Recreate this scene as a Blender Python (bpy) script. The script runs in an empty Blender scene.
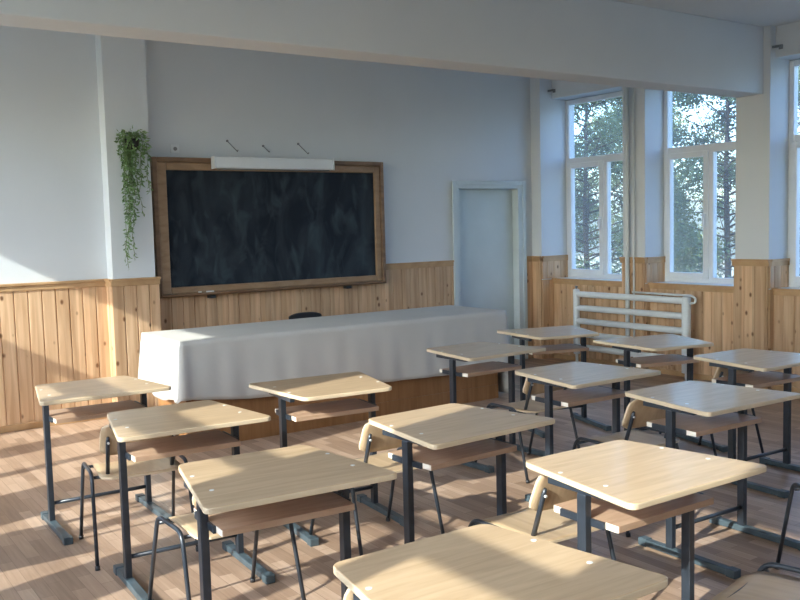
import bpy, bmesh, math, random
from mathutils import Vector, Matrix
random.seed(7)
C = bpy.context.scene.collection
PI = math.pi

# ------------------------------------------------------------------ materials
def new_mat(name):
    m = bpy.data.materials.new(name); m.use_nodes = True
    nt = m.node_tree; nt.nodes.clear()
    out = nt.nodes.new('ShaderNodeOutputMaterial')
    b = nt.nodes.new('ShaderNodeBsdfPrincipled')
    nt.links.new(b.outputs[0], out.inputs[0])
    return m, nt, b

def N(nt, t, **kw):
    n = nt.nodes.new(t)
    for k, v in kw.items():
        if k in n.inputs: n.inputs[k].default_value = v
        else: setattr(n, k, v)
    return n

def ramp(nt, stops):
    r = nt.nodes.new('ShaderNodeValToRGB')
    e = r.color_ramp.elements
    while len(e) > 2: e.remove(e[-1])
    for i, (p, c) in enumerate(stops):
        if i >= 2: e.new(p)
        e[i].position = p; e[i].color = (*c, 1)
    return r

def plain(name, col, rough=.5, metal=0., var=.06, scale=6., spec=.5, bump=0.):
    m, nt, b = new_mat(name)
    tc = N(nt, 'ShaderNodeTexCoord'); no = N(nt, 'ShaderNodeTexNoise', Scale=scale, Detail=4.)
    nt.links.new(tc.outputs['Object'], no.inputs['Vector'])
    r = ramp(nt, [(.3, tuple(c * (1 - var) for c in col)), (.7, tuple(min(1, c * (1 + var)) for c in col))])
    nt.links.new(no.outputs['Fac'], r.inputs[0]); nt.links.new(r.outputs[0], b.inputs['Base Color'])
    b.inputs['Roughness'].default_value = rough; b.inputs['Metallic'].default_value = metal
    b.inputs['Specular IOR Level'].default_value = spec
    if bump:
        n2 = N(nt, 'ShaderNodeTexNoise', Scale=scale * 12, Detail=3.); nt.links.new(tc.outputs['Object'], n2.inputs['Vector'])
        bp = N(nt, 'ShaderNodeBump', Strength=bump, Distance=.002)
        nt.links.new(n2.outputs['Fac'], bp.inputs['Height']); nt.links.new(bp.outputs[0], b.inputs['Normal'])
    return m

def wood(name, c1, c2, stretch=(1., 14., 14.), scale=3., rough=.4, rand=0., coat=0., knots=False, board=None, spec=.5):
    """long-grain wood; stretch is the texture scale per axis (small along the grain)"""
    m, nt, b = new_mat(name)
    tc = N(nt, 'ShaderNodeTexCoord'); mp = N(nt, 'ShaderNodeMapping'); mp.inputs['Scale'].default_value = stretch
    nt.links.new(tc.outputs['Object'], mp.inputs[0])
    vec = mp.outputs[0]
    if rand:
        oi = N(nt, 'ShaderNodeObjectInfo')
        mul = N(nt, 'ShaderNodeMath', operation='MULTIPLY'); mul.inputs[1].default_value = 37.
        nt.links.new(oi.outputs['Random'], mul.inputs[0])
        ad = N(nt, 'ShaderNodeVectorMath', operation='ADD')
        nt.links.new(vec, ad.inputs[0]); nt.links.new(mul.outputs[0], ad.inputs[1]); vec = ad.outputs[0]
    no = N(nt, 'ShaderNodeTexNoise', Scale=scale, Detail=6., Distortion=.6)
    nt.links.new(vec, no.inputs['Vector'])
    r = ramp(nt, [(.32, c1), (.68, c2)])
    nt.links.new(no.outputs['Fac'], r.inputs[0])
    col = r.outputs[0]
    if board:   # board = (axis index, width): each board its own tone
        sx = N(nt, 'ShaderNodeSeparateXYZ'); nt.links.new(tc.outputs['Object'], sx.inputs[0])
        dv = N(nt, 'ShaderNodeMath', operation='DIVIDE'); dv.inputs[1].default_value = board[1]
        s = N(nt, 'ShaderNodeMath', operation='ADD'); nt.links.new(sx.outputs[0], s.inputs[0]); nt.links.new(sx.outputs[1], s.inputs[1])
        nt.links.new(s.outputs[0], dv.inputs[0])
        fl = N(nt, 'ShaderNodeMath', operation='FLOOR'); nt.links.new(dv.outputs[0], fl.inputs[0])
        wn = N(nt, 'ShaderNodeTexWhiteNoise', noise_dimensions='1D'); nt.links.new(fl.outputs[0], wn.inputs['W'])
        hs = N(nt, 'ShaderNodeHueSaturation'); mr = N(nt, 'ShaderNodeMapRange')
        mr.inputs['To Min'].default_value = .82; mr.inputs['To Max'].default_value = 1.12
        nt.links.new(wn.outputs['Value'], mr.inputs[0]); nt.links.new(mr.outputs[0], hs.inputs['Value'])
        nt.links.new(col, hs.inputs['Color']); col = hs.outputs[0]
    if knots:
        mp2 = N(nt, 'ShaderNodeMapping'); mp2.inputs['Scale'].default_value = (1., 1., .62)
        nt.links.new(tc.outputs['Object'], mp2.inputs[0])
        vo = N(nt, 'ShaderNodeTexVoronoi', Scale=9.5); vo.inputs['Randomness'].default_value = 1.
        nt.links.new(mp2.outputs[0], vo.inputs['Vector'])
        kr = ramp(nt, [(.07, (1, 1, 1)), (.17, (0, 0, 0))])
        nt.links.new(vo.outputs['Distance'], kr.inputs[0])
        mx = N(nt, 'ShaderNodeMixRGB'); mx.inputs[2].default_value = (.17, .075, .028, 1)
        nt.links.new(kr.outputs[0], mx.inputs[0]); nt.links.new(col, mx.inputs[1]); col = mx.outputs[0]
    if rand:
        hs = N(nt, 'ShaderNodeHueSaturation'); mr = N(nt, 'ShaderNodeMapRange')
        mr.inputs['To Min'].default_value = 1 - rand; mr.inputs['To Max'].default_value = 1 + rand
        nt.links.new(oi.outputs['Random'], mr.inputs[0]); nt.links.new(mr.outputs[0], hs.inputs['Value'])
        nt.links.new(col, hs.inputs['Color']); col = hs.outputs[0]
    nt.links.new(col, b.inputs['Base Color'])
    b.inputs['Roughness'].default_value = rough; b.inputs['Coat Weight'].default_value = coat
    b.inputs['Coat Roughness'].default_value = .15; b.inputs['Specular IOR Level'].default_value = spec
    return m

MAT = {}
MAT['plaster'] = plain('plaster', (.69, .73, .76), .85, var=.03, scale=1.2, bump=.15)
MAT['ceiling'] = plain('ceiling_paint', (.67, .70, .72), .9, var=.02, scale=1.5)
MAT['reveal'] = plain('outer_render', (.75, .74, .70), .9)
MAT['pine'] = wood('pine_boards', (.52, .315, .17), (.72, .49, .30), (9., 9., .55), 2.2, .42, knots=True, board=(0, .113))
MAT['pinetrim'] = wood('pine_trim', (.42, .25, .12), (.56, .36, .19), (2., 2., 2.), 3., .4)
MAT['desktop'] = wood('beech_laminate', (.51, .35, .205), (.64, .46, .285), (1.6, 16., 16.), 2.2, .32, rand=.05, coat=.45)
MAT['deskedge'] = plain('birch_edge', (.62, .49, .33), .45)
MAT['shelfend'] = plain('raw_board_end', (.82, .74, .62), .6)
MAT['shelf'] = wood('shelf_board', (.40, .255, .165), (.50, .335, .225), (2., 14., 14.), 3., .4, rand=.06)
MAT['ply'] = wood('chair_plywood', (.43, .30, .18), (.56, .41, .255), (9., 1.2, 4.), 2.2, .35, rand=.06, coat=.2)
MAT['black'] = plain('black_paint', (.024, .031, .041), .32, var=.2, scale=20., spec=.6)
MAT['bluegrey'] = plain('blue_grey_paint', (.06, .085, .10), .38, var=.25, scale=14.)
MAT['screw'] = plain('screw_metal', (.72, .72, .70), .35)
MAT['white'] = plain('white_pvc', (.76, .80, .83), .35, var=.02)
MAT['doorpaint'] = plain('door_paint', (.60, .67, .68), .4, var=.06, scale=2.2)
MAT['radiator'] = plain('radiator_paint', (.74, .78, .79), .35, var=.03)
MAT['cloth'] = plain('table_cloth', (.56, .54, .50), .9, var=.03, scale=3., bump=.3)
MAT['panel'] = wood('veneer_panel', (.25, .115, .04), (.35, .175, .07), (7., 7., .7), 2.6, .35)
MAT['frame'] = wood('stained_frame', (.17, .095, .05), (.26, .155, .085), (2., 6., 6.), 3., .42)
MAT['framelight'] = wood('frame_inner', (.29, .18, .10), (.39, .255, .15), (2., 6., 6.), 3., .42)
MAT['leaf'] = plain('vine_leaf', (.17, .29, .11), .5, var=.5, scale=22.)
MAT['stem'] = plain('vine_stem', (.14, .18, .06), .6)
MAT['treeleaf'] = plain('tree_leaf', (.15, .20, .085), .6, var=.5, scale=1.2)
MAT['treeleaf2'] = plain('tree_leaf_yellow', (.14, .13, .055), .6, var=.5, scale=1.2)
MAT['bark'] = plain('bark', (.10, .075, .055), .9, var=.3)
MAT['chalk'] = plain('chalk', (.85, .85, .82), .9)
MAT['ground'] = plain('ground_outside', (.26, .27, .20), .95, var=.2, scale=.4)
MAT['dark'] = plain('dark_plastic', (.02, .02, .022), .5)
MAT['grey'] = plain('grey_metal', (.25, .26, .27), .5, .3)

def board_mat():
    m, nt, b = new_mat('blackboard_paint')
    tc = N(nt, 'ShaderNodeTexCoord')
    mp = N(nt, 'ShaderNodeMapping'); mp.inputs['Scale'].default_value = (1.6, 1, .7)
    nt.links.new(tc.outputs['Object'], mp.inputs[0])
    n1 = N(nt, 'ShaderNodeTexNoise', Scale=2.2, Detail=7., Distortion=1.3); nt.links.new(mp.outputs[0], n1.inputs['Vector'])
    r1 = ramp(nt, [(.38, (.006, .010, .017)), (.80, (.040, .055, .068))])
    nt.links.new(n1.outputs['Fac'], r1.inputs[0])
    # chalk residue: sparse thin smears
    mp2 = N(nt, 'ShaderNodeMapping'); mp2.inputs['Scale'].default_value = (3., 1, 1.4); mp2.inputs['Rotation'].default_value = (0, .5, 0)
    nt.links.new(tc.outputs['Object'], mp2.inputs[0])
    n2 = N(nt, 'ShaderNodeTexNoise', Scale=2.4, Detail=10., Distortion=.7); nt.links.new(mp2.outputs[0], n2.inputs['Vector'])
    r2 = ramp(nt, [(.52, (0, 0, 0)), (.85, (1, 1, 1))]); nt.links.new(n2.outputs['Fac'], r2.inputs[0])
    mx = N(nt, 'ShaderNodeMixRGB'); mx.inputs[2].default_value = (.062, .085, .10, 1)
    nt.links.new(r2.outputs[0], mx.inputs[0]); nt.links.new(r1.outputs[0], mx.inputs[1])
    nt.links.new(mx.outputs[0], b.inputs['Base Color'])
    b.inputs['Roughness'].default_value = .62; b.inputs['Specular IOR Level'].default_value = .3
    return m
MAT['board'] = board_mat()

def floor_mat():
    m, nt, b = new_mat('laminate_floor')
    tc = N(nt, 'ShaderNodeTexCoord')
    mp = N(nt, 'ShaderNodeMapping'); mp.inputs['Rotation'].default_value = (0, 0, PI / 2)
    nt.links.new(tc.outputs['Object'], mp.inputs[0])
    br = N(nt, 'ShaderNodeTexBrick', Scale=1.)
    br.inputs['Color1'].default_value = (.30, .30, .30, 1); br.inputs['Color2'].default_value = (.85, .85, .85, 1)
    br.inputs['Mortar'].default_value = (.10, .10, .10, 1); br.inputs['Mortar Size'].default_value = .0012
    br.inputs['Brick Width'].default_value = .42; br.inputs['Row Height'].default_value = .068
    br.offset = .37; br.offset_frequency = 2
    nt.links.new(mp.outputs[0], br.inputs['Vector'])
    mp2 = N(nt, 'ShaderNodeMapping'); mp2.inputs['Scale'].default_value = (22., 1.3, 1.)
    nt.links.new(tc.outputs['Object'], mp2.inputs[0])
    no = N(nt, 'ShaderNodeTexNoise', Scale=2.2, Detail=5., Distortion=.8); nt.links.new(mp2.outputs[0], no.inputs['Vector'])
    ad = N(nt, 'ShaderNodeMixRGB', blend_type='MIX'); ad.inputs[0].default_value = .45
    nt.links.new(br.outputs['Color'], ad.inputs[1]); nt.links.new(no.outputs['Color'], ad.inputs[2])
    r = ramp(nt, [(.15, (.12, .068, .042)), (.5, (.36, .24, .165)), (.85, (.60, .44, .33))])
    nt.links.new(ad.outputs[0], r.inputs[0]); nt.links.new(r.outputs[0], b.inputs['Base Color'])
    b.inputs['Roughness'].default_value = .34
    b.inputs['Specular IOR Level'].default_value = .45
    return m
MAT['floor'] = floor_mat()

def glass_mat():
    m, nt, b = new_mat('window_glass'); nt.nodes.remove(b)
    out = [n for n in nt.nodes if n.type == 'OUTPUT_MATERIAL'][0]
    tr = N(nt, 'ShaderNodeBsdfTransparent'); tr.inputs[0].default_value = (.93, .965, .965, 1)
    gl = N(nt, 'ShaderNodeBsdfGlossy'); gl.inputs['Roughness'].default_value = .02; gl.inputs['Color'].default_value = (1, 1, 1, 1)
    df = N(nt, 'ShaderNodeBsdfDiffuse'); df.inputs[0].default_value = (.8, .82, .82, 1)
    tl = N(nt, 'ShaderNodeBsdfTranslucent'); tl.inputs[0].default_value = (.8, .85, .88, 1)
    m0 = N(nt, 'ShaderNodeMixShader'); m0.inputs[0].default_value = .5
    nt.links.new(df.outputs[0], m0.inputs[1]); nt.links.new(tl.outputs[0], m0.inputs[2])
    m1 = N(nt, 'ShaderNodeMixShader'); m1.inputs[0].default_value = .09
    nt.links.new(tr.outputs[0], m1.inputs[1]); nt.links.new(m0.outputs[0], m1.inputs[2])
    m2 = N(nt, 'ShaderNodeMixShader'); m2.inputs[0].default_value = .06
    nt.links.new(m1.outputs[0], m2.inputs[1]); nt.links.new(gl.outputs[0], m2.inputs[2])
    nt.links.new(m2.outputs[0], out.inputs[0])
    return m
MAT['glass'] = glass_mat()

# ------------------------------------------------------------------ mesh helpers
class MB:
    def __init__(s): s.bm = bmesh.new(); s.mats = []; s.cur = 0
    def mat(s, m):
        if m not in s.mats: s.mats.append(m)
        s.cur = s.mats.index(m); return s
    def _f(s, vs):
        try: f = s.bm.faces.new(vs)
        except ValueError: return None
        f.material_index = s.cur; return f
    def box(s, x0, x1, y0, y1, z0, z1):
        v = [s.bm.verts.new((x, y, z)) for z in (z0, z1) for y in (y0, y1) for x in (x0, x1)]
        for q in ((0, 2, 3, 1), (4, 5, 7, 6), (0, 1, 5, 4), (2, 6, 7, 3), (0, 4, 6, 2), (1, 3, 7, 5)):
            s._f([v[i] for i in q])
        return s
    def prism(s, pts, off):
        """closed polygon pts (3D, planar) pushed along off"""
        a = [s.bm.verts.new(p) for p in pts]; off = Vector(off)
        b = [s.bm.verts.new(Vector(p) + off) for p in pts]
        n = len(pts)
        s._f(a[::-1]); s._f(b)
        for i in range(n): s._f([a[i], a[(i + 1) % n], b[(i + 1) % n], b[i]])
        return s
    def tube(s, pts, r, n=10, cap=True, sq=None):
        pts = [Vector(p) for p in pts]
        rings = []
        up = None
        for i, p in enumerate(pts):
            if i == 0: t = (pts[1] - p)
            elif i == len(pts) - 1: t = (p - pts[-2])
            else: t = (pts[i + 1] - p).normalized() + (p - pts[i - 1]).normalized()
            t.normalize()
            if up is None:
                up = Vector((0, 0, 1)) if abs(t.z) < .9 else Vector((1, 0, 0))
            a = t.cross(up).normalized(); bb = a.cross(t).normalized(); up = bb
            rr = r[i] if isinstance(r, (list, tuple)) else r
            ring = []
            for k in range(n):
                ang = 2 * PI * (k + .5) / n
                ring.append(s.bm.verts.new(p + a * (math.cos(ang) * rr) + bb * (math.sin(ang) * rr)))
            rings.append(ring)
        for i in range(len(rings) - 1):
            for k in range(n):
                f = s._f([rings[i][k], rings[i][(k + 1) % n], rings[i + 1][(k + 1) % n], rings[i + 1][k]])
                if f and n > 4: f.smooth = True
        if cap: s._f(rings[0][::-1]); s._f(rings[-1])
        return s
    def build(s, name, parent=None, bevel=0, seg=2, smooth=False):
        bmesh.ops.recalc_face_normals(s.bm, faces=s.bm.faces[:])
        me = bpy.data.meshes.new(name); s.bm.to_mesh(me); s.bm.free()
        for m in s.mats: me.materials.append(MAT[m])
        o = bpy.data.objects.new(name, me); C.objects.link(o)
        if parent: o.parent = parent
        if smooth:
            for p in me.polygons: p.use_smooth = True
        if bevel:
            b = o.modifiers.new('bevel', 'BEVEL'); b.width = bevel; b.segments = seg; b.limit_method = 'ANGLE'; b.angle_limit = math.radians(50)
        return o

def fillet(pts, r, n=6):
    pts = [Vector(p) for p in pts]; out = [pts[0]]
    for i in range(1, len(pts) - 1):
        a, p, b = pts[i - 1], pts[i], pts[i + 1]
        u = (a - p).normalized(); v = (b - p).normalized()
        d = min(r, (a - p).length * .45, (b - p).length * .45)
        p0 = p + u * d; p1 = p + v * d
        for k in range(n + 1):
            t = k / n
            out.append(p0 * (1 - t) ** 2 + p * 2 * t * (1 - t) + p1 * t ** 2)
    out.append(pts[-1]); return out

def round_poly(pts, r, n=6):
    P = [Vector((x, y, 0)) for x, y in pts]; out = []
    m = len(P)
    for i in range(m):
        a, p, b = P[i - 1], P[i], P[(i + 1) % m]
        u = (a - p).normalized(); v = (b - p).normalized()
        p0 = p + u * r; p1 = p + v * r
        for k in range(n + 1):
            t = k / n
            q = p0 * (1 - t) ** 2 + p * 2 * t * (1 - t) + p1 * t ** 2
            out.append((q.x, q.y))
    return out

def tag(o, label=None, cat=None, group=None, kind=None):
    if label: o['label'] = label
    if cat: o['category'] = cat
    if group: o['group'] = group
    if kind: o['kind'] = kind
    return o
def empty(name, loc=(0, 0, 0), rz=0.):
    o = bpy.data.objects.new(name, None); C.objects.link(o); o.empty_display_size = .1
    o.location = loc; o.rotation_euler = (0, 0, rz); return o
def copy_tree(o, parent=None):
    kids = [k for k in bpy.data.objects if k.parent == o]
    c = o.copy(); C.objects.link(c); c.parent = parent
    for k in kids: copy_tree(k, c)
    return c
def struct(o, label, cat):
    return tag(o, label, cat, kind='structure')

# ------------------------------------------------------------------ room constants
YF = 8.06          # front wall plaster face
XR = 7.65          # right piers face
XS = 7.73          # face of the wall under and over the windows
XW = 7.95          # window frame face (inside)
XO = 8.10          # outside face
XL = -1.20         # left wall inner pier face line (window plane is the sun gate)
YB = -1.0
ZC = 3.385
ZW = 1.236         # wainscot top
OP = [(7.90 - 1.46 * k - (1.155 if k == 0 else 1.10), 7.90 - 1.46 * k) for k in range(6)]   # window openings in y
ZS, ZT = .965, 3.10
OPL = [(6.72, 7.94), (5.43, 6.56), (3.86, 4.98), (2.29, 3.56), (.80, 1.88), (-.58, .64)]   # left side, glass a little wider
ZTL = 3.10

struct(MB().mat('floor').box(XL - .5, XO + .1, YB - .2, YF + .5, -.12, 0).build('floor'), 'reddish brown laminate floor of narrow strips', 'floor')
struct(MB().mat('ceiling').box(XL - .5, XO + .1, YB - .2, YF + .5, ZC, ZC + .2).build('ceiling'), 'plain white painted ceiling', 'ceiling')

# front wall with the door opening
DX0, DX1, DZ = 6.385, 7.32, 2.055
w = MB().mat('plaster')
w.box(XL - .5, DX0, YF, YF + .3, 0, ZC); w.box(DX1, XO, YF, YF + .3, 0, ZC); w.box(DX0, DX1, YF, YF + .3, DZ, ZC)
w.box(DX0, DX1, YF + .29, YF + .3, 0, DZ)
w.box(2.42, 2.80, 7.90, YF, 0, ZC)     # pier carrying the plant
struct(w.build('wall_front'), 'white front wall with a shallow pier left of the blackboard', 'wall')
struct(MB().mat('plaster').box(XL - .5, XO, YB - .2, YB, 0, ZC).build('wall_back'), 'white back wall of the classroom', 'wall')

def side_wall(sgn, name, label):
    """sgn +1: right wall at XR..XO ; -1: left wall mirrored about the room"""
    w = MB().mat('plaster')
    def bx(x0, x1, *a):
        if sgn > 0: w.box(x0, x1, *a)
        else:
            m = XL + XR + .30     # mirrored so that the window plane stands at XL
            w.box(m - x1, m - x0, *a)
    O_ = OP if sgn > 0 else OPL; zt = ZT if sgn > 0 else ZTL
    ends = [YF] + [v for (a, b) in O_ for v in (b, a)] + [YB - .2]
    for i in range(0, len(ends), 2):
        y1, y0 = ends[i], ends[i + 1]
        face = (7.53 if i == 0 else XR) if sgn > 0 else 7.86
        bx(face, XO, y0, y1, 0, ZC)
    for a, b in O_:
        xs = XS if sgn > 0 else 7.88
        bx(xs, XO, a, b, 0, ZS - .03)
        bx(xs, XO, a, b, zt, ZC)
    return struct(w.build(name), label, 'wall')
side_wall(1, 'wall_right', 'white window wall on the right with deep piers')
side_wall(-1, 'wall_left', 'white window wall on the left letting the sun in')

# downstand beam and the second one behind the camera
struct(MB().mat('plaster').box(XL + .02, XR, 5.05, 5.33, 2.775, ZC).build('ceiling_beam', bevel=.006), 'white downstand beam crossing the ceiling towards the right pier', 'beam')

struct(MB().mat('reveal').box(XL - .3, XO + .02, -22, 24, ZC + .25, ZC + 4.6).build('upper_shade_block'), 'unseen upper storey block added above the room to shade the trees', 'shading block')  # unseen storey mass, added so its shadow falls on the trees
struct(MB().mat('reveal').box(XL - .3, XO + .02, -22, 24, -4.0, -.14).build('lower_shade_block'), 'unseen lower storey block added under the room to shade the ground', 'shading block')  # unseen mass below the floor, added to keep the ground outside in shade
# ------------------------------------------------------------------ windows
def make_window(k, sgn, idx, label):
    y0, y1 = (OP if sgn > 0 else OPL)[k]; ZT = 3.09 if sgn > 0 else ZTL
    root = empty('window_%d' % idx, (0, 0, 0))
    struct(root, label, 'window')
    m = XL + XR + .30
    def X(x): return x if sgn > 0 else m - x
    def bx(M, xa, xb, *r):
        a, b = sorted((X(xa), X(xb))); M.box(a, b, *r)
    f = MB().mat('white'); a, b = XW, XW + .07
    t = .05
    bx(f, a, b, y0, y0 + t, ZS, ZT); bx(f, a, b, y1 - t, y1, ZS, ZT)
    bx(f, a, b, y0 + t, y1 - t, ZS, ZS + .06); bx(f, a, b, y0 + t, y1 - t, ZT - .055, ZT)
    tz = 0 if sgn > 0 else -.10
    bx(f, a, b, y0 + t, y1 - t, 2.315 + tz, 2.40 + tz)
    ym = (y0 + y1) / 2 - .04
    bx(f, a, b, ym - .035, ym + .035, ZS + .06, 2.315 + tz)
    f.build('window_frame', root, bevel=.006)
    # opening sash on the far half
    s = MB().mat('white'); sa, sb = XW - .018, XW + .05
    ya, yb = ym + .012, y1 - .035
    bx(s, sa, sb, ya, ya + .062, ZS + .04, 2.335 + tz); bx(s, sa, sb, yb - .062, yb, ZS + .04, 2.335 + tz)
    bx(s, sa, sb, ya + .062, yb - .062, ZS + .04, ZS + .105); bx(s, sa, sb, ya + .062, yb - .062, 2.275 + tz * 1.2, 2.335 + tz)
    sash = s.build('sash', root, bevel=.006)
    h = MB().mat('white')
    bx(h, sa - .012, sa, ya + .018, ya + .044, 1.62, 1.70); bx(h, sa - .04, sa - .01, ya + .024, ya + .038, 1.66, 1.68)
    bx(h, sa - .045, sa - .03, ya + .022, ya + .040, 1.55, 1.69)
    h.build('handle', sash, bevel=.003)
    g = MB().mat('glass'); gx = XW + .03
    bx(g, gx, gx + .004, y0 + t - .005, y1 - t + .005, 2.395 + tz, ZT - .05)
    g.build('upper_pane', root)
    g = MB().mat('glass'); bx(g, gx, gx + .004, ya + .057, yb - .057, ZS + .10, 2.28 + tz)
    g.build('sash_pane', sash)
    g = MB().mat('glass'); bx(g, gx, gx + .004, y0 + t - .005, ym - .03, ZS + .055, 2.32 + tz)
    g.build('fixed_pane', root)
    sl = MB().mat('white'); bx(sl, XS + .002 if sgn > 0 else 7.87, XW + .02, y0, y1, ZS - .03, ZS)
    sl.build('window_sill', root, bevel=.004)
    return root
RL = ['white window right of the door, farthest on the right wall', 'white window in the middle, between vertical pipes and the beam pier',
      'white window cut by the right edge of the picture', 'right wall window level with the front desks', 'right wall window beside the camera', 'right wall window at the back of the room']
LL = ['left wall window nearest the blackboard wall', 'second left wall window from the blackboard', 'third left wall window from the blackboard',
      'fourth left wall window from the blackboard', 'left wall window beside the camera', 'last left wall window at the back']
for k in range(6): make_window(k, 1, k + 1, RL[k])
for k in range(6): make_window(k, -1, k + 7, LL[k])

# ------------------------------------------------------------------ pine wainscot (boards with V grooves) and rails
tn = [0]
def wainscot(p0, p1, n, z1, label, z0=.0, t=.022, rail=True, phase=0., zb=None, ov=(0, 0)):
    """p0->p1 in plan, n = outward normal; boards t thick on the plaster"""
    tn[0] += 1
    p0 = Vector((*p0, 0)); p1 = Vector((*p1, 0)); n = Vector((*n, 0)); d = (p1 - p0); L = d.length; d.normalize()
    W = .113; g = .007
    prof = [(0, 0)]
    prof.append((0, t))
    x = W - phase
    while x < L - .012:
        if x > .012:
            prof += [(x - g, t), (x, t - .011), (x + g, t)]
        x += W
    prof += [(L, t), (L, 0)]
    pts = [p0 + d * a + n * b + Vector((0, 0, z0)) for a, b in prof]
    root = empty('trim_%d' % tn[0], (0, 0, 0)); struct(root, label, 'wainscot')
    MB().mat('pine').prism(pts, (0, 0, z1 - z0 - .01)).build('wainscot_boards', root)
    if rail:
        r = MB().mat('pinetrim')
        a0, a1 = p0 - d * ov[0], p1 + d * ov[1]
        def bar(b0, b1, za, zc_):
            q = [a0 + n * b0, a1 + n * b0, a1 + n * b1, a0 + n * b1]
            r.prism([v + Vector((0, 0, za)) for v in q], (0, 0, zc_ - za))
        bar(0, t + .022, z1 - .018, z1 + .004)
        bar(0, t + .010, z1 - .062, z1 - .018)
        r.build('top_rail', root, bevel=.004)
    return root
wainscot((XL + .0, YF), (2.42, YF), (0, -1), ZW, 'pine boarding on the front wall left of the pier')
wainscot((2.42 - .0, 7.90), (2.80, 7.90), (0, -1), ZW, 'pine boarding on the pier under the hanging plant', phase=.03, ov=(.03, .03))
wainscot((2.42, YF - .022), (2.42, 7.90 - .022), (-1, 0), ZW, 'narrow sunlit pine side of the pier', phase=.05)
wainscot((2.80, 7.90 - .022), (2.80, YF - .022), (1, 0), ZW, 'right side of the boarded pier', phase=.05)
wainscot((2.80, YF), (6.298, YF), (0, -1), ZW, 'pine boarding below the blackboard as far as the door', phase=.04)
wainscot((7.412, YF), (7.53, YF), (0, -1), ZW, 'narrow pine strip between door frame and corner')
# right wall
def rw(y0, y1, x, lab, z=ZW, **k): wainscot((x, y1), (x, y0), (-1, 0), z, lab, **k)
rw(7.90, YF - .02, 7.53, 'pine strip on the corner pier by the door')
ends = [(OP[k + 1][1], OP[k][0]) for k in range(5)]
PL = ['pine boarding on the middle pier behind the pipes', 'pine boarding on the wide pier under the beam', 'boarding on the third right pier', 'boarding on the fourth right pier', 'boarding on the rearmost right pier']
for i, (a, b) in enumerate(ends[:4]): rw(a, b, XR, PL[i], ov=(.02, .02), phase=.05 if i == 0 else 0)
UL = ['pine boarding under the far window behind the radiator', 'pine boarding under the middle window', 'pine boarding under the window at the right edge', 'boarding under the fourth right window']
for k in range(4):
    a, b = OP[k]; rw(a, b, XS, UL[k], z=ZS - .002)
RV = ['pine lining on the far reveal of the first window', 'pine lining on the far reveal of the middle window', 'pine lining on the reveal of the window at the right edge']
for k in range(3):   # reveals facing the camera
    y = OP[k][1]; x0 = 7.53 if k == 0 else XR
    wainscot((x0, y), (XW - .002, y), (0, -1), ZW, RV[k], z0=ZS, t=.016, phase=.04)
    wainscot((x0, y), (XS - .02, y), (0, -1), ZS, 'short pine return below the sill of reveal %s' % ('one', 'two', 'three')[k], z0=0, t=.016, rail=False)
# baseboards
struct(MB().mat('pinetrim').box(XL, 2.42, YF - .045, YF - .022, 0, .055).build('baseboard_front', bevel=.004), 'low pine skirting under the left boarding', 'baseboard')
struct(MB().mat('pinetrim').box(2.82, 6.298, YF - .045, YF - .022, 0, .055).build('baseboard_front_right', bevel=.004), 'low pine skirting behind the long table', 'baseboard')
w = MB().mat('pinetrim')
for k in range(4):
    a, b = OP[k]; w.box(XS - .045, XS - .022, a, b - .02, 0, .055)
for a, b in ends[:4]: w.box(XR - .045, XR - .022, a - .02, b + .02, 0, .055)
struct(w.build('baseboard_right', bevel=.004), 'low pine skirting along the window wall', 'baseboard')

# ------------------------------------------------------------------ door
d = empty('door_1'); struct(d, 'pale blue grey door in the front wall beside the window corner', 'door')
f = MB().mat('doorpaint')
f.box(6.325, DX0 + .012, YF - .025, YF + .14, 0, DZ + .05); f.box(DX1 - .03, 7.39, YF - .025, YF + .14, 0, DZ + .05)
f.box(DX0 + .012, DX1 - .03, YF - .025, YF + .14, DZ - .012, DZ + .05)
f.box(6.30, 6.355, YF - .035, YF - .02, 0, DZ + .075); f.box(7.355, 7.41, YF - .035, YF - .02, 0, DZ + .075); f.box(6.355, 7.355, YF - .035, YF - .02, DZ + .03, DZ + .075)
f.build('door_frame', d, bevel=.004)
MB().mat('doorpaint').box(DX0 + .014, DX1 - .032, YF + .08, YF + .12, .01, DZ - .014).build('door_leaf', d, bevel=.003)
for z_ in (.95, 1.78): MB().mat('grey').tube([(6.403, YF + .072, z_ - .05), (6.403, YF + .072, z_ + .05)], .009, 8).build('hinge', d)

# ------------------------------------------------------------------ blackboard
bb = empty('blackboard', (4.11, YF - .02, 1.04)); tag(bb, 'large blackboard in a brown wooden frame on the front wall', 'blackboard')
bx0, bx1, bz0, bz1 = 2.84, 5.338, 1.037, 2.315
ix0, ix1, iz0, iz1 = 2.975, 5.228, 1.128, 2.200
def lb(mb, x0, x1, y0, y1, z0, z1): mb.box(x0 - 4.11, x1 - 4.11, y0 - (YF - .02), y1 - (YF - .02), z0 - 1.04, z1 - 1.04)
m = MB().mat('board'); lb(m, ix0 - .02, ix1 + .02, 8.006, 8.02, iz0 - .02, iz1 + .02); m.build('writing_surface', bb)
m = MB().mat('frame')
o = .045
lb(m, bx0, bx0 + o, 7.965, 8.028, bz0, bz1); lb(m, bx1 - o, bx1, 7.965, 8.028, bz0, bz1)
lb(m, bx0 + o, bx1 - o, 7.965, 8.028, bz0, bz0 + .03); lb(m, bx0 + o, bx1 - o, 7.965, 8.028, bz1 - o, bz1)
m.build('outer_moulding', bb, bevel=.008)
m = MB().mat('framelight')
lb(m, bx0 + o, ix0, 7.980, 8.026, bz0 + .03, bz1 - o); lb(m, ix1, bx1 - o, 7.980, 8.026, bz0 + .03, bz1 - o)
lb(m, ix0, ix1, 7.980, 8.026, bz0 + .03, iz0); lb(m, ix0, ix1, 7.980, 8.026, iz1, bz1 - o)
m.build('inner_frame', bb, bevel=.010)
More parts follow.
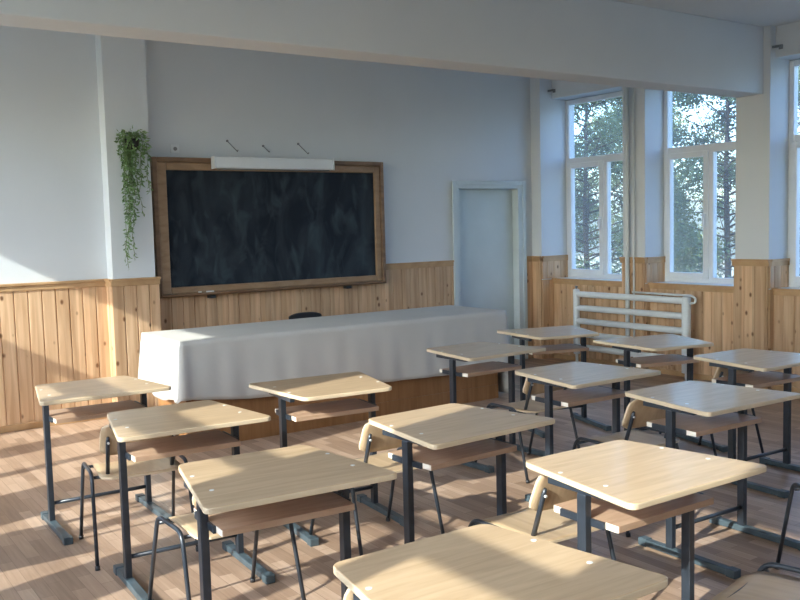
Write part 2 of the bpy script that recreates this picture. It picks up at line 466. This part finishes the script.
m = MB().mat('frame'); lb(m, bx0 + .03, bx1 - .03, 7.935, 7.968, bz0 + .012, bz0 + .030); m.build('chalk_ledge', bb, bevel=.003)
for x in (3.36, 4.86):
    m = MB().mat('dark'); lb(m, x - .03, x + .03, 7.945, 8.02, bz0 - .028, bz0 + .002); m.build('bracket', bb, bevel=.003)
for i, (x, L, lab) in enumerate([(3.235, .03, 'short stub of white chalk on the blackboard ledge, left one'), (3.335, .075, 'longer stick of white chalk on the blackboard ledge, right one')]):
    o_ = MB().mat('chalk').tube([(-L / 2, 0, .007), (L / 2, 0, .007)], .007, 8).build('chalk_stick'); o_.location = (x, 7.951, bz0 + .030)
    tag(o_, lab, 'chalk', 'chalk on the blackboard ledge')

# rolled projection screen in its white case
s = empty('projection_screen', (4.042, 7.92, 2.216)); tag(s, 'white rolled-up screen case hanging over the top of the blackboard', 'screen')
MB().mat('white').box(-.632, .632, -.045, .035, 0, .108).build('screen_case', s, bevel=.012)
for q in (-1, 1): MB().mat('white').box(min(q * .632, q * .642), max(q * .632, q * .642), -.05, .04, -.004, .112).build('end_cap', s, bevel=.004)
MB().mat('grey').tube([(-.6, -.005, -.006), (.6, -.005, -.006)], .006, 8).build('pull_bar', s)
for q in (-.5, .5): MB().mat('grey').box(q - .015, q + .015, .03, .118, .101, .107).build('wall_bracket', s)

for x, z, lab in ((3.615, 2.487, 'left wire hook slanting from the wall above the blackboard'), (3.991, 2.451, 'middle short wire hook above the white screen case'), (4.378, 2.482, 'right wire hook slanting from the wall above the blackboard')):
    hk = MB().mat('grey'); hk.tube([(0, 0, 0), (0, -.012, 0)], .011, 8); L = .6 if '2.451' in str(z) else 1.
    hk.tube([(0, -.005, 0), (.062 * L, -.09 * L, -.105 * L)], .0045, 6)
    hk.tube([(.062 * L, -.09 * L, -.105 * L), (.066 * L, -.10 * L, -.09 * L)], .0045, 6)
    hk = hk.build('wall_hook'); hk.location = (x, YF, z); tag(hk, lab, 'hook', 'wire hooks above the blackboard')
so = empty('wall_socket', (3.09, YF, 2.397)); tag(so, 'small white wall socket above the blackboard left corner', 'socket')
MB().mat('white').box(-.04, .04, -.022, 0, -.04, .04).build('socket_plate', so, bevel=.006)
MB().mat('grey').tube([(0, -.023, 0), (0, -.026, 0)], .018, 12).build('socket_insert', so)

# curtain rail brackets on the lintels
for y, lab in ((7.86, 'small grey rail bracket over the far window'), (4.925, 'small grey rail bracket beside the beam end at right')):
    cb = MB().mat('grey'); cb.box(-.006, 0, -.02, .02, -.02, .02); cb.tube([(-.003, 0, 0), (-.06, 0, 0)], .006, 8); cb.tube([(-.06, -.045, 0), (-.06, .045, 0)], .012, 10)
    cb = cb.build('rail_bracket'); cb.location = (XS, y, 3.19); tag(cb, lab, 'bracket', 'rail brackets')

# ------------------------------------------------------------------ hanging plant on the pier
pl = empty('hanging_plant', (2.62, 7.90, 2.42)); tag(pl, 'green trailing vine hanging down the white pier beside the blackboard', 'plant')
MB().mat('dark').tube([(0, -.07, -.07), (0, -.07, -.04), (0, -.07, .03)], [.04, .055, .065], 14).build('plant_pot', pl, smooth=False)
MB().mat('grey').tube([(0, 0, .06), (0, -.07, .06), (0, -.07, .02)], .004, 6).build('pot_hook', pl)
stems = MB().mat('stem'); leaves = MB().mat('leaf')
def leaf(c, d, L, wd):
    d = d.normalized(); s_ = d.cross(Vector((random.uniform(-1, 1), random.uniform(-1, 1), random.uniform(-.4, .4)))).normalized()
    nn = d.cross(s_) * .12 * L
    p = [c, c + d * L * .5 + s_ * wd + nn, c + d * L, c + d * L * .5 - s_ * wd + nn]
    leaves._f([leaves.bm.verts.new(q) for q in p])
def vine(x, y, ztop, zbot, spread, dens=1.):
    pts = [Vector((x * .3, y - .02, .05))]
    z = ztop; cx = x; cy = y
    while z > zbot:
        cx += random.uniform(-.012, .012); cy += random.uniform(-.005, .005); cy = max(min(cy, -.02), -.14)
        pts.append(Vector((cx, cy, z))); z -= .035
    if len(pts) < 3: return
    stems.tube(pts, .0022, 4)
    for p in pts[1:]:
        for _ in range(int(3 * dens)):
            dd = Vector((random.uniform(-1, 1), random.uniform(-.9, .3), random.uniform(-1.3, .1)))
            leaf(p + Vector((random.uniform(-.008, .008), 0, random.uniform(-.015, .015))), dd, random.uniform(.028, .055), random.uniform(.005, .010))
for i in range(9): vine(random.uniform(-.11, .12), random.uniform(-.13, -.04), random.uniform(.05, .10), random.uniform(-.45, -.12), .1, 1.3)
for i in range(6): vine(random.uniform(-.07, .045), random.uniform(-.12, -.04), .06, random.uniform(-.85, -.5), .1, 1.)
for i in range(3): vine(random.uniform(-.06, -.01), -.06, .03, -1.0, .1, .8)
vine(-.035, -.05, .03, -1.12, .1, .5); vine(.085, -.05, -.30, -.62, .05, .6)
for i in range(230):
    a = random.uniform(0, 2 * PI); r = random.uniform(.02, .135)
    c = Vector((r * math.cos(a), -.075 + r * .5 * math.sin(a), random.uniform(-.12, .11)))
    if c.y > -.005: c.y = -.01
    leaf(c, Vector((c.x * 5, -.4, random.uniform(-.9, .5))), random.uniform(.035, .06), random.uniform(.006, .011))
stems.build('vine_stems', pl); leaves.build('foliage', pl)

# ------------------------------------------------------------------ radiator and pipes
rd = empty('radiator', (7.532, 6.56, 0)); tag(rd, 'white tube radiator with five horizontal pipes under the windows', 'radiator')
zs = (.812, .655, .505, .355, .205)
for z in zs: MB().mat('radiator').tube([(0, -.72, z), (0, .76, z)], .034, 16, cap=False).build('radiator_tube', rd)
MB().mat('radiator').tube([(0, .78, .12), (0, .78, .125), (0, .78, .86), (0, .78, .872)], [.03, .038, .038, .02], 16).build('header_tube', rd)
MB().mat('radiator').tube([(0, -.74, .075), (0, -.74, .08), (0, -.74, .845), (0, -.74, .855)], [.03, .046, .046, .03], 16).build('header_tube', rd)
MB().mat('grey').tube([(0, .78, .87), (0, .78, .885), (0, .78, .89), (0, .78, .905)], [.01, .01, .016, .016], 10).build('air_valve', rd)
MB().mat('radiator').tube(fillet([(.03, -.02, .868), (.0, -.60, .868), (-.0, -.80, .868), (.0, -.85, .845), (0, -.85, .80), (0, -.775, .785)], .05), .011, 10).build('supply_pipe', rd)
for y in (-.55, .6): MB().mat('radiator').box(0, .078, y - .012, y + .012, .80, .815).build('wall_bracket', rd)
for q in (-.74, .78): MB().mat('radiator').tube([(0, q, .0), (0, q, .13)], .016, 10).build('support_foot', rd)
for y, lab in ((6.597, 'left of the two white heating pipes rising to the ceiling'), (6.517, 'right of the two white heating pipes, nearer the middle window')):
    p = MB().mat('radiator').tube([(0, 0, 0), (0, 0, ZC)], .024 if y > 6.55 else .011, 12).build('heating_pipe'); p.location = (7.598 if y > 6.55 else 7.61, y + .045, 0)
    tag(p, lab, 'pipe', 'vertical heating pipes')

# ------------------------------------------------------------------ long teacher's table, its cloth, chair
TX0, TX1, TY0, TY1, TZ = 2.44, 5.60, 6.40, 7.22, .82
tt = empty('teacher_table', ((TX0 + TX1) / 2, (TY0 + TY1) / 2, 0)); tag(tt, 'long wooden teacher table with panelled front, mostly under a pale cloth', 'table')
hx, hy = (TX1 - TX0) / 2, (TY1 - TY0) / 2
MB().mat('panel').box(-hx, hx, -hy, hy, TZ - .03, TZ).build('tabletop', tt)
MB().mat('panel').box(-hx + .02, hx - .07, -hy + .015, -hy + .035, .035, TZ - .03).build('front_panel', tt)
MB().mat('panel').box(-hx + .02, hx - .07, -hy + .008, -hy + .015, 0.0, .13).build('plinth', tt)
for q in (-1, 1):
    a, b = sorted((q * (hx - .075), q * (hx - .095))); MB().mat('panel').box(a, b, -hy + .035, hy - .05, 0, TZ - .03).build('side_panel', tt)
MB().mat('panel').box(-.02, .02, -hy + .035, hy - .05, 0, TZ - .03).build('centre_panel', tt)
# cloth
def cloth():
    mb = MB().mat('cloth')
    e = .012; x0, x1, y0, y1 = TX0 - e, TX1 + e, TY0 - e, TY1 + e
    per = []
    n1, n2 = 150, 46
    for i in range(n1): per.append((x0 + (x1 - x0) * i / n1, y0, 0, -1, i / n1))
    for i in range(n2): per.append((x1, y0 + (y1 - y0) * i / n2, 1, 0, i / n2))
    for i in range(n1): per.append((x1 - (x1 - x0) * i / n1, y1, 0, 1, i / n1))
    for i in range(n2): per.append((x0, y1 - (y1 - y0) * i / n2, -1, 0, i / n2))
    rnd = random.Random(3)
    ph = [rnd.uniform(0, 6.28) for _ in range(8)]
    rows = 14
    rings = []
    # smoothed corner normals
    M = len(per)
    nrm = []
    for i in range(M):
        v = Vector((0, 0))
        for k in range(-2, 3): v += Vector(per[(i + k) % M][2:4])
        nrm.append(v.normalized())
    s = 0
    for j in range(rows + 1):
        t = j / rows; ring = []
        for i, (x, y, nx, ny, u) in enumerate(per):
            if ny == -1: hem = .395 - .05 * min(1, u * 6) - .06 * u - .03 * max(0, (u - .9) / .1) - .22 * max(0, (u - .982) / .018)
            elif nx == 1: hem = .03
            elif ny == 1: hem = .35
            else: hem = .36 + .02 * math.sin(u * 9)
            drop = (TZ + .003 - hem) * t
            w_ = math.sin(x * 9 + y * 13 + ph[0]) * .4 + math.sin(x * 21 + y * 17 + ph[1]) * .35 + math.sin(x * 34 + y * 37 + ph[2]) * .25 + math.sin(x * 3.1 + ph[3]) * .5
            amp = .013 * t ** .8
            corner = 0
            if ny == -1: corner = max(0, 1 - min(u, 1 - u) * 26)
            if nx != 0: corner = max(0, 1 - min(u, 1 - u) * 9)
            off = .004 + (.006 if ny == -1 else .016) * t + amp * (w_ + .9) + (.035 * corner * t if not (ny == -1 and u < .5) else .05 * max(0, 1 - u * 50) * t ** .5)
            if j == 0: off = 0
            r = TZ + .003 - drop - (.004 if j else 0)
            ring.append(mb.bm.verts.new((x + nrm[i].x * off, y + nrm[i].y * off, r)))
        rings.append(ring)
    for j in range(rows):
        for i in range(M):
            f = mb._f([rings[j][i], rings[j][(i + 1) % M], rings[j + 1][(i + 1) % M], rings[j + 1][i]]); f.smooth = True
    mb._f(rings[0])
    o = mb.build('tablecloth')
    sd = o.modifiers.new('thickness', 'SOLIDIFY'); sd.thickness = .0025; sd.offset = 1
    return o
tag(cloth(), 'pale off-white cloth draped over the long teacher table', 'tablecloth')

# ------------------------------------------------------------------ office chair behind the table (only its back shows)
oc = empty('teacher_chair', (4.235, 7.75, 0)); tag(oc, 'dark chair behind the long table, only its back top showing', 'chair')
pts = []
for i in range(13):
    a = -1 + 2 * i / 12
    pts.append((a * .18, .822 - .03 * abs(a) ** 3))
poly = [(x, 0, z) for x, z in pts] + [(.17, 0, .62), (-.17, 0, .62)]
MB().mat('dark').prism(poly, (0, .035, 0)).build('backrest', oc, bevel=.01)
MB().mat('dark').prism([(x, y - .22, .44) for x, y in round_poly([(-.21, -.2), (.21, -.2), (.21, .2), (-.21, .2)], .05)], (0, 0, .05)).build('seat', oc, bevel=.01)
for q in (-1, 1):
    MB().mat('black').tube(fillet([(q * .17, -.40, 0), (q * .17, -.38, .44), (q * .17, -.02, .44)], .05), .011, 8).build('front_leg', oc)
    MB().mat('black').tube(fillet([(q * .17, .04, 0), (q * .17, .0, .44), (q * .15, .045, .78)], .05), .011, 8).build('rear_leg', oc)

# ------------------------------------------------------------------ school desks
A, B_, D_ = .722, .526, .606
def make_desk(rev=False):
    root = empty('school_desk')
    P = [(-A / 2, -D_ / 2), (A / 2, -D_ / 2), (B_ / 2, D_ / 2), (-B_ / 2, D_ / 2)]
    if rev: P = [(-x, -y) for x, y in P]
    # outline slightly oversize so that the rounded corners reach the measured outline
    top = MB().mat('desktop').prism([(x, y, .738) for x, y in round_poly(P, .038)], (0, 0, .022))
    top.mats.append('deskedge')
    top.bm.faces.ensure_lookup_table()
    for f in top.bm.faces:
        f.normal_update()
        if abs(f.normal.z) < .5: f.material_index = 1
    top = top.build('desktop', root, bevel=.004)
    for sx in (-1, 1):
        for sy in (-1, 1):
            MB().mat('screw').tube([(sx * .27, sy * .105 - .005, .7598), (sx * .27, sy * .105 - .005, .7612)], .0085, 12).build('screw', top)
    sh = MB().mat('shelf').prism([(x, y, .604) for x, y in round_poly([(-.254, -.150), (.254, -.150), (.254, .155), (-.254, .155)], .006, 2)], (0, 0, .024))
    sh.mats.append('shelfend')
    for f in sh.bm.faces:
        f.normal_update()
        if abs(f.normal.x) > .6: f.material_index = 1
    sh = sh.build('shelf', root, bevel=.0015)
    for sx in (-1, 1):
        x = sx * .276
        leg = MB().mat('black'); leg.box(x - .015, x + .015, -.037, .003, .035, .715); leg.build('leg', root, bevel=.003)
        b = MB().mat('black'); b.box(x - .013, x + .013, -.165, .145, .715, .7375); b.build('top_bracket', root, bevel=.002)
        xi = sx * .2415
        a0, a1 = sorted((sx * .2545, sx * .266))
        b = MB().mat('black'); b.box(a0, a1, -.095, .11, .602, .629); b.build('shelf_bracket', sh, bevel=.002)
        f = MB().mat('bluegrey'); f.box(x - .02, x + .02, -.385, .155, .003, .036); ft = f.build('foot', root, bevel=.004)
        for y0, y1 in ((-.40, -.350), (.120, .172)):
            MB().mat('bluegrey').box(x - .024, x + .024, y0, y1, 0, .040).build('foot_cap', ft, bevel=.004)
    MB().mat('black').tube([(-.262, -.017, .13), (.262, -.017, .13)], .011, 10).build('crossbar', root)
    return root
dA, dB = make_desk(False), make_desk(True)
G = 'trapezoid school desks in rows'
DESKS = [
 (1, 1.465, 5.229, -1.4, 0, 'beech school desk against the left pine boarding, farthest in the left column'),
 (2, 1.536, 4.106, -3.2, 0, 'beech school desk second from the blackboard in the left column, sun across its corner'),
 (3, 1.442, 2.920, -3.9, 0, 'large beech school desk lower left, mostly shaded with small sunlit patches'),
 (6, 1.402, 1.694, -.4, 0, 'nearest beech school desk, cut by the bottom edge of the picture'),
 (4, 2.505, 4.368, -5.2, 1, 'half-sunlit school desk standing directly before the long cloth-covered table'),
 (5, 2.460, 3.158, 2.6, 0, 'shaded school desk in the picture centre with one sunlit far edge'),
 (8, 2.484, 2.134, 0., 0, 'fully sunlit school desk in the right foreground'),
 (9, 4.054, 4.872, 1.8, 0, 'small-looking school desk at the right end of the long table cloth'),
 (11, 3.843, 3.705, -.6, 0, 'shaded school desk behind the sunlit foreground desk, in the third column'),
 (12, 3.788, 2.806, -1.6, 0, 'shaded school desk at right, between the sunlit desk and the far right desk'),
 (10, 5.115, 5.249, -16.3, 1, 'farthest school desk, turned slightly, left in front of the radiator'),
 (13, 5.216, 4.274, -13.4, 1, 'slightly turned school desk in front of the right part of the radiator'),
 (14, 5.047, 3.345, -2.4, 0, 'rightmost school desk, cut by the right edge before the boarded pier'),
 (0, -.42, 4.62, 0., 0, 'school desk by the left windows, outside the picture, throwing its shadow on the floor'),
]
used = {0: False, 1: False}
for n, x, y, r, rev, lab in DESKS:
    src = (dA, dB)[rev]
    o_ = copy_tree(src) if used[rev] else src
    used[rev] = True
    o_.location = (x, y + .008, 0); o_.rotation_euler = (0, 0, math.radians(r))
    tag(o_, lab, 'desk', G)

# ------------------------------------------------------------------ school chairs
def make_chair():
    root = empty('school_chair')
    outl = round_poly([(-.205, -.185), (.205, -.185), (.19, .19), (-.19, .19)], .05)
    # dished plywood seat: bottom and top skins following a gentle wave
    n = 14
    s = MB().mat('ply'); s.mats.append('deskedge')
    def zf(x, y): return .434 + .018 * (max(0, -y - .12) / .11) ** 2 * .1 - .018 * (max(0, y - .06) / .11) ** 2 - .006 * math.cos(x * 7)
    rows = []
    for j in range(n + 1):
        y = -.235 + .405 * j / n
        wx = .205 - .015 * j / n
        ed = min(y + .235, .17 - y)
        if ed < .05: wx -= .05 - math.sqrt(max(0, .05 ** 2 - (.05 - ed) ** 2))
        rows.append([(wx * (-1 + 2 * i / 10), y) for i in range(11)])
    tv = [[s.bm.verts.new((x, y, zf(x, y) + .010)) for x, y in r] for r in rows]
    bv = [[s.bm.verts.new((x, y, zf(x, y))) for x, y in r] for r in rows]
    for j in range(n):
        for i in range(10):
            for g_ in (tv, bv):
                f = s._f([g_[j][i], g_[j][i + 1], g_[j + 1][i + 1], g_[j + 1][i]]); f.smooth = True
    s.cur = 1
    loop = [(0, i) for i in range(11)] + [(j, 10) for j in range(1, n + 1)] + [(n, i) for i in range(9, -1, -1)] + [(j, 0) for j in range(n - 1, 0, -1)]
    for k in range(len(loop)):
        a = loop[k]; b = loop[(k + 1) % len(loop)]
        s._f([tv[a[0]][a[1]], tv[b[0]][b[1]], bv[b[0]][b[1]], bv[a[0]][a[1]]])
    s.build('seat', root)
    # curved backrest
    p = MB().mat('ply'); p.mats.append('deskedge')
    nx, nz = 14, 8; fr, bk = [], []
    for j in range(nz + 1):
        v = j / nz; z = .538 + .174 * v; wd = .199 - .008 * v
        ed = min(v, 1 - v) * .178
        if ed < .045: wd -= .045 - math.sqrt(max(0, .045 ** 2 - (.045 - ed) ** 2))
        yb = -.153 - .066 * v
        fr.append([]); bk.append([])
        for i in range(nx + 1):
            x = wd * (-1 + 2 * i / nx); yy = yb - .022 * (1 - (x / .2) ** 2)
            fr[-1].append(p.bm.verts.new((x, yy + .011, z))); bk[-1].append(p.bm.verts.new((x, yy, z)))
    for j in range(nz):
        for i in range(nx):
            for g_ in (fr, bk):
                f = p._f([g_[j][i], g_[j][i + 1], g_[j + 1][i + 1], g_[j + 1][i]]); f.smooth = True
    p.cur = 1
    loop = [(0, i) for i in range(nx + 1)] + [(j, nx) for j in range(1, nz + 1)] + [(nz, i) for i in range(nx - 1, -1, -1)] + [(j, 0) for j in range(nz - 1, 0, -1)]
    for k in range(len(loop)):
        a = loop[k]; b = loop[(k + 1) % len(loop)]
        p._f([fr[a[0]][a[1]], fr[b[0]][b[1]], bk[b[0]][b[1]], bk[a[0]][a[1]]])
    bk_ = p.build('backrest', root)
    for q in (-1, 1):
        x = q * .236
        sf = MB().mat('black').tube(fillet([(q * .248, .275, .004), (x, .135, .452), (x, -.135, .452), (q * .248, -.25, .004)], .05), .0095, 10); sf = sf.build('side_frame', root)
        for yy in (.275, -.25): MB().mat('dark').tube([(q * .248, yy, 0), (q * .2475, yy * .985, .02)], .0125, 10).build('foot_cap', sf)
        MB().mat('black').tube([(q * .160, -.135, .42), (q * .162, -.203, .615), (q * .162, -.212, .64)], [.0105, .0105, .007], 8).build('backrest_post', root)
        MB().mat('screw').tube([(q * .162, -.210, .612), (q * .162, -.2175, .610)], .006, 10).build('screw', bk_)
    for yy in (-.12, .12):
        MB().mat('black').tube([(-.236, yy, .425), (.236, yy, .425)], .0085, 8).build('crossbar', root)
    return root
ch = make_chair()
CH = [
 (1.472, 4.60, -7, 'school chair behind the farthest left desk, its rounded back sunlit from the side'),
 (1.485, 3.50, 0, 'school chair between the second and the large lower left desk'),
 (1.37, 2.19, 0, 'school chair almost hidden between the large left desk and the nearest desk'),
 (2.465, 3.825, 0, 'school chair with white-edged back under the left edge of the centre desk'),
 (2.48, 2.64, 0, 'school chair with pale back under the sunlit foreground desk'),
 (2.52, 1.605, 12, 'school chair in the lower right corner, only its seat showing'),
 (4.06, 4.40, 0, 'school chair behind the desk at the end of the cloth table'),
 (3.80, 3.34, -2, 'school chair with tan back between the two middle right desks'),
 (3.79, 2.016, -35, 'school chair turned askew, cut by the right edge'),
 (5.17, 3.80, 0, 'school chair under the rightmost desk, before the radiator end'),
]
for i, (x, y, r, lab) in enumerate(CH):
    o_ = ch if i == 0 else copy_tree(ch)
    o_.location = (x, y, 0); o_.rotation_euler = (0, 0, math.radians(r)); tag(o_, lab, 'chair', 'school chairs at the desks')

# ------------------------------------------------------------------ outside: ground and trees
struct(MB().mat('ground').box(-80, 110, -80, 110, -4.3, -4.0).build('ground'), 'ground outside the building', 'ground')
def tree(x, y, h, rad, nl, leafmat, label, seed, base=-4., crown0=.12):
    rnd = random.Random(seed)
    t = empty('tree', (x, y, base)); tag(t, label, 'tree', 'trees outside the right windows')
    tr = MB().mat('bark')
    tr.tube([(0, 0, 0), (.05, .03, h * .3), (-.04, .05, h * .6), (0, 0, h * .95)], [.10, .08, .045, .015], 10)
    clumps = []
    nb = 120
    for i in range(nb):
        v = (i + .5) / nb; z = h * (crown0 + (.97 - crown0) * v); a = i * 2.4 + rnd.uniform(-.5, .5)
        L = rad * (math.sin(min(1, v + .12) * PI) ** .6) * rnd.uniform(.25, 1.05)
        e = Vector((math.cos(a) * L, math.sin(a) * L, z + L * rnd.uniform(.1, .6)))
        m_ = Vector((math.cos(a) * L * .45, math.sin(a) * L * .45, z + L * .12))
        tr.tube([(0, 0, z), m_, e], [.022, .013, .004], 5)
        if rnd.random() < .84: clumps.append((e, rnd.uniform(.22, .48)))
    tr.build('trunk', t)
    lf = MB().mat(leafmat)
    tot = sum(r ** 2 for c, r in clumps)
    for c, r in clumps:
        for k in range(int(nl * r * r / tot)):
            p = c + Vector((rnd.gauss(0, r * .55), rnd.gauss(0, r * .55), rnd.gauss(0, r * .42)))
            d1 = Vector((rnd.gauss(0, 1), rnd.gauss(0, 1), rnd.gauss(0, .8))).normalized(); d2 = d1.cross(Vector((rnd.gauss(0, 1), rnd.gauss(0, 1), rnd.gauss(0, 1)))).normalized()
            s_ = rnd.uniform(.026, .05)
            lf._f([lf.bm.verts.new(q) for q in (p, p + d1 * s_ + d2 * s_ * .5, p + d1 * s_ * 2, p + d1 * s_ - d2 * s_ * .5)])
    lf.build('foliage', t)
tree(13.6, 12.9, 9.6, 2.1, 60000, 'treeleaf', 'dark green tree filling the far left window', 11)
tree(15.0, 10.6, 10.8, 2.5, 66000, 'treeleaf', 'tall dark green tree filling the middle window', 12)
tree(20.5, 17.8, 10.8, 2.6, 40000, 'treeleaf', 'tree farther back, seen through the far window behind the first', 13)
tree(21.5, 13.4, 12.4, 2.4, 40000, 'treeleaf2', 'yellowish tree top behind, at the right of the middle window', 14)
tree(16.5, 7.6, 9.5, 2.2, 26000, 'treeleaf', 'green tree beyond the window cut by the right edge', 15)

# ------------------------------------------------------------------ light
sd = Vector((1, .25, -.557)).normalized()
sun = bpy.data.lights.new('sun', 'SUN'); sun.energy = 11.5; sun.angle = math.radians(.6); sun.color = (1., .955, .88)
so_ = bpy.data.objects.new('sun', sun); C.objects.link(so_); so_.location = (-10, 0, 10)
so_.rotation_euler = sd.to_track_quat('-Z', 'Y').to_euler()
wd = bpy.data.worlds.new('sky'); bpy.context.scene.world = wd; wd.use_nodes = True
nt = wd.node_tree; nt.nodes.clear()
sky = nt.nodes.new('ShaderNodeTexSky'); sky.sky_type = 'NISHITA'; sky.sun_disc = False
sky.sun_elevation = math.radians(29.4); sky.sun_rotation = math.atan2(-1, -.25); sky.air_density = 1.0; sky.dust_density = 2.5; sky.ozone_density = 1.5
bg = nt.nodes.new('ShaderNodeBackground'); bg.inputs[1].default_value = 1.03
ow = nt.nodes.new('ShaderNodeOutputWorld')
tn_ = nt.nodes.new('ShaderNodeMixRGB'); tn_.blend_type = 'MULTIPLY'; tn_.inputs[0].default_value = 1; tn_.inputs[2].default_value = (.84, .96, 1.18, 1)
nt.links.new(sky.outputs[0], tn_.inputs[1]); nt.links.new(tn_.outputs[0], bg.inputs[0]); nt.links.new(bg.outputs[0], ow.inputs[0])
# portals: guide sky sampling through the openings
m_ = XL + XR + .30
for k in range(6):
    y0, y1 = OP[k]
    for sg in (1, -1):
        L = bpy.data.lights.new('window_portal', 'AREA'); L.shape = 'RECTANGLE'; L.size = 1.10; L.size_y = ZT - ZS
        L.cycles.is_portal = True
        o_ = bpy.data.objects.new('window_portal', L); C.objects.link(o_)
        x = XW + .12 if sg > 0 else m_ - XW - .12
        o_.location = (x, (y0 + y1) / 2, (ZS + ZT) / 2)
        dv = Vector((-sg, 0, 0)); o_.rotation_euler = dv.to_track_quat('-Z', 'Z').to_euler()

# ------------------------------------------------------------------ camera
F, yaw, pitch, roll, H = 902.38, math.radians(34.6436), math.radians(4.6525), math.radians(-1.4571), 1.6339
f_ = Vector((math.sin(yaw) * math.cos(pitch), math.cos(yaw) * math.cos(pitch), -math.sin(pitch)))
r_ = Vector((math.cos(yaw), -math.sin(yaw), 0)); u_ = r_.cross(f_)
r2 = r_ * math.cos(roll) + u_ * math.sin(roll); u2 = -r_ * math.sin(roll) + u_ * math.cos(roll)
cd = bpy.data.cameras.new('camera'); co = bpy.data.objects.new('camera', cd); C.objects.link(co)
cd.sensor_width = 36; cd.lens = F / 800 * 36; cd.clip_start = .05; cd.clip_end = 400
co.matrix_world = Matrix(((r2.x, u2.x, -f_.x, 0), (r2.y, u2.y, -f_.y, 0), (r2.z, u2.z, -f_.z, H), (0, 0, 0, 1)))
sc = bpy.context.scene; sc.camera = co
sc.view_settings.view_transform = 'Standard'; sc.view_settings.look = 'None'; sc.view_settings.gamma = 1; sc.view_settings.exposure = .14
sc.view_settings.use_curve_mapping = False
sc.cycles.use_denoising = True; sc.cycles.max_bounces = 10; sc.cycles.diffuse_bounces = 6; sc.cycles.transparent_max_bounces = 16
sc.cycles.caustics_reflective = False; sc.cycles.caustics_refractive = False
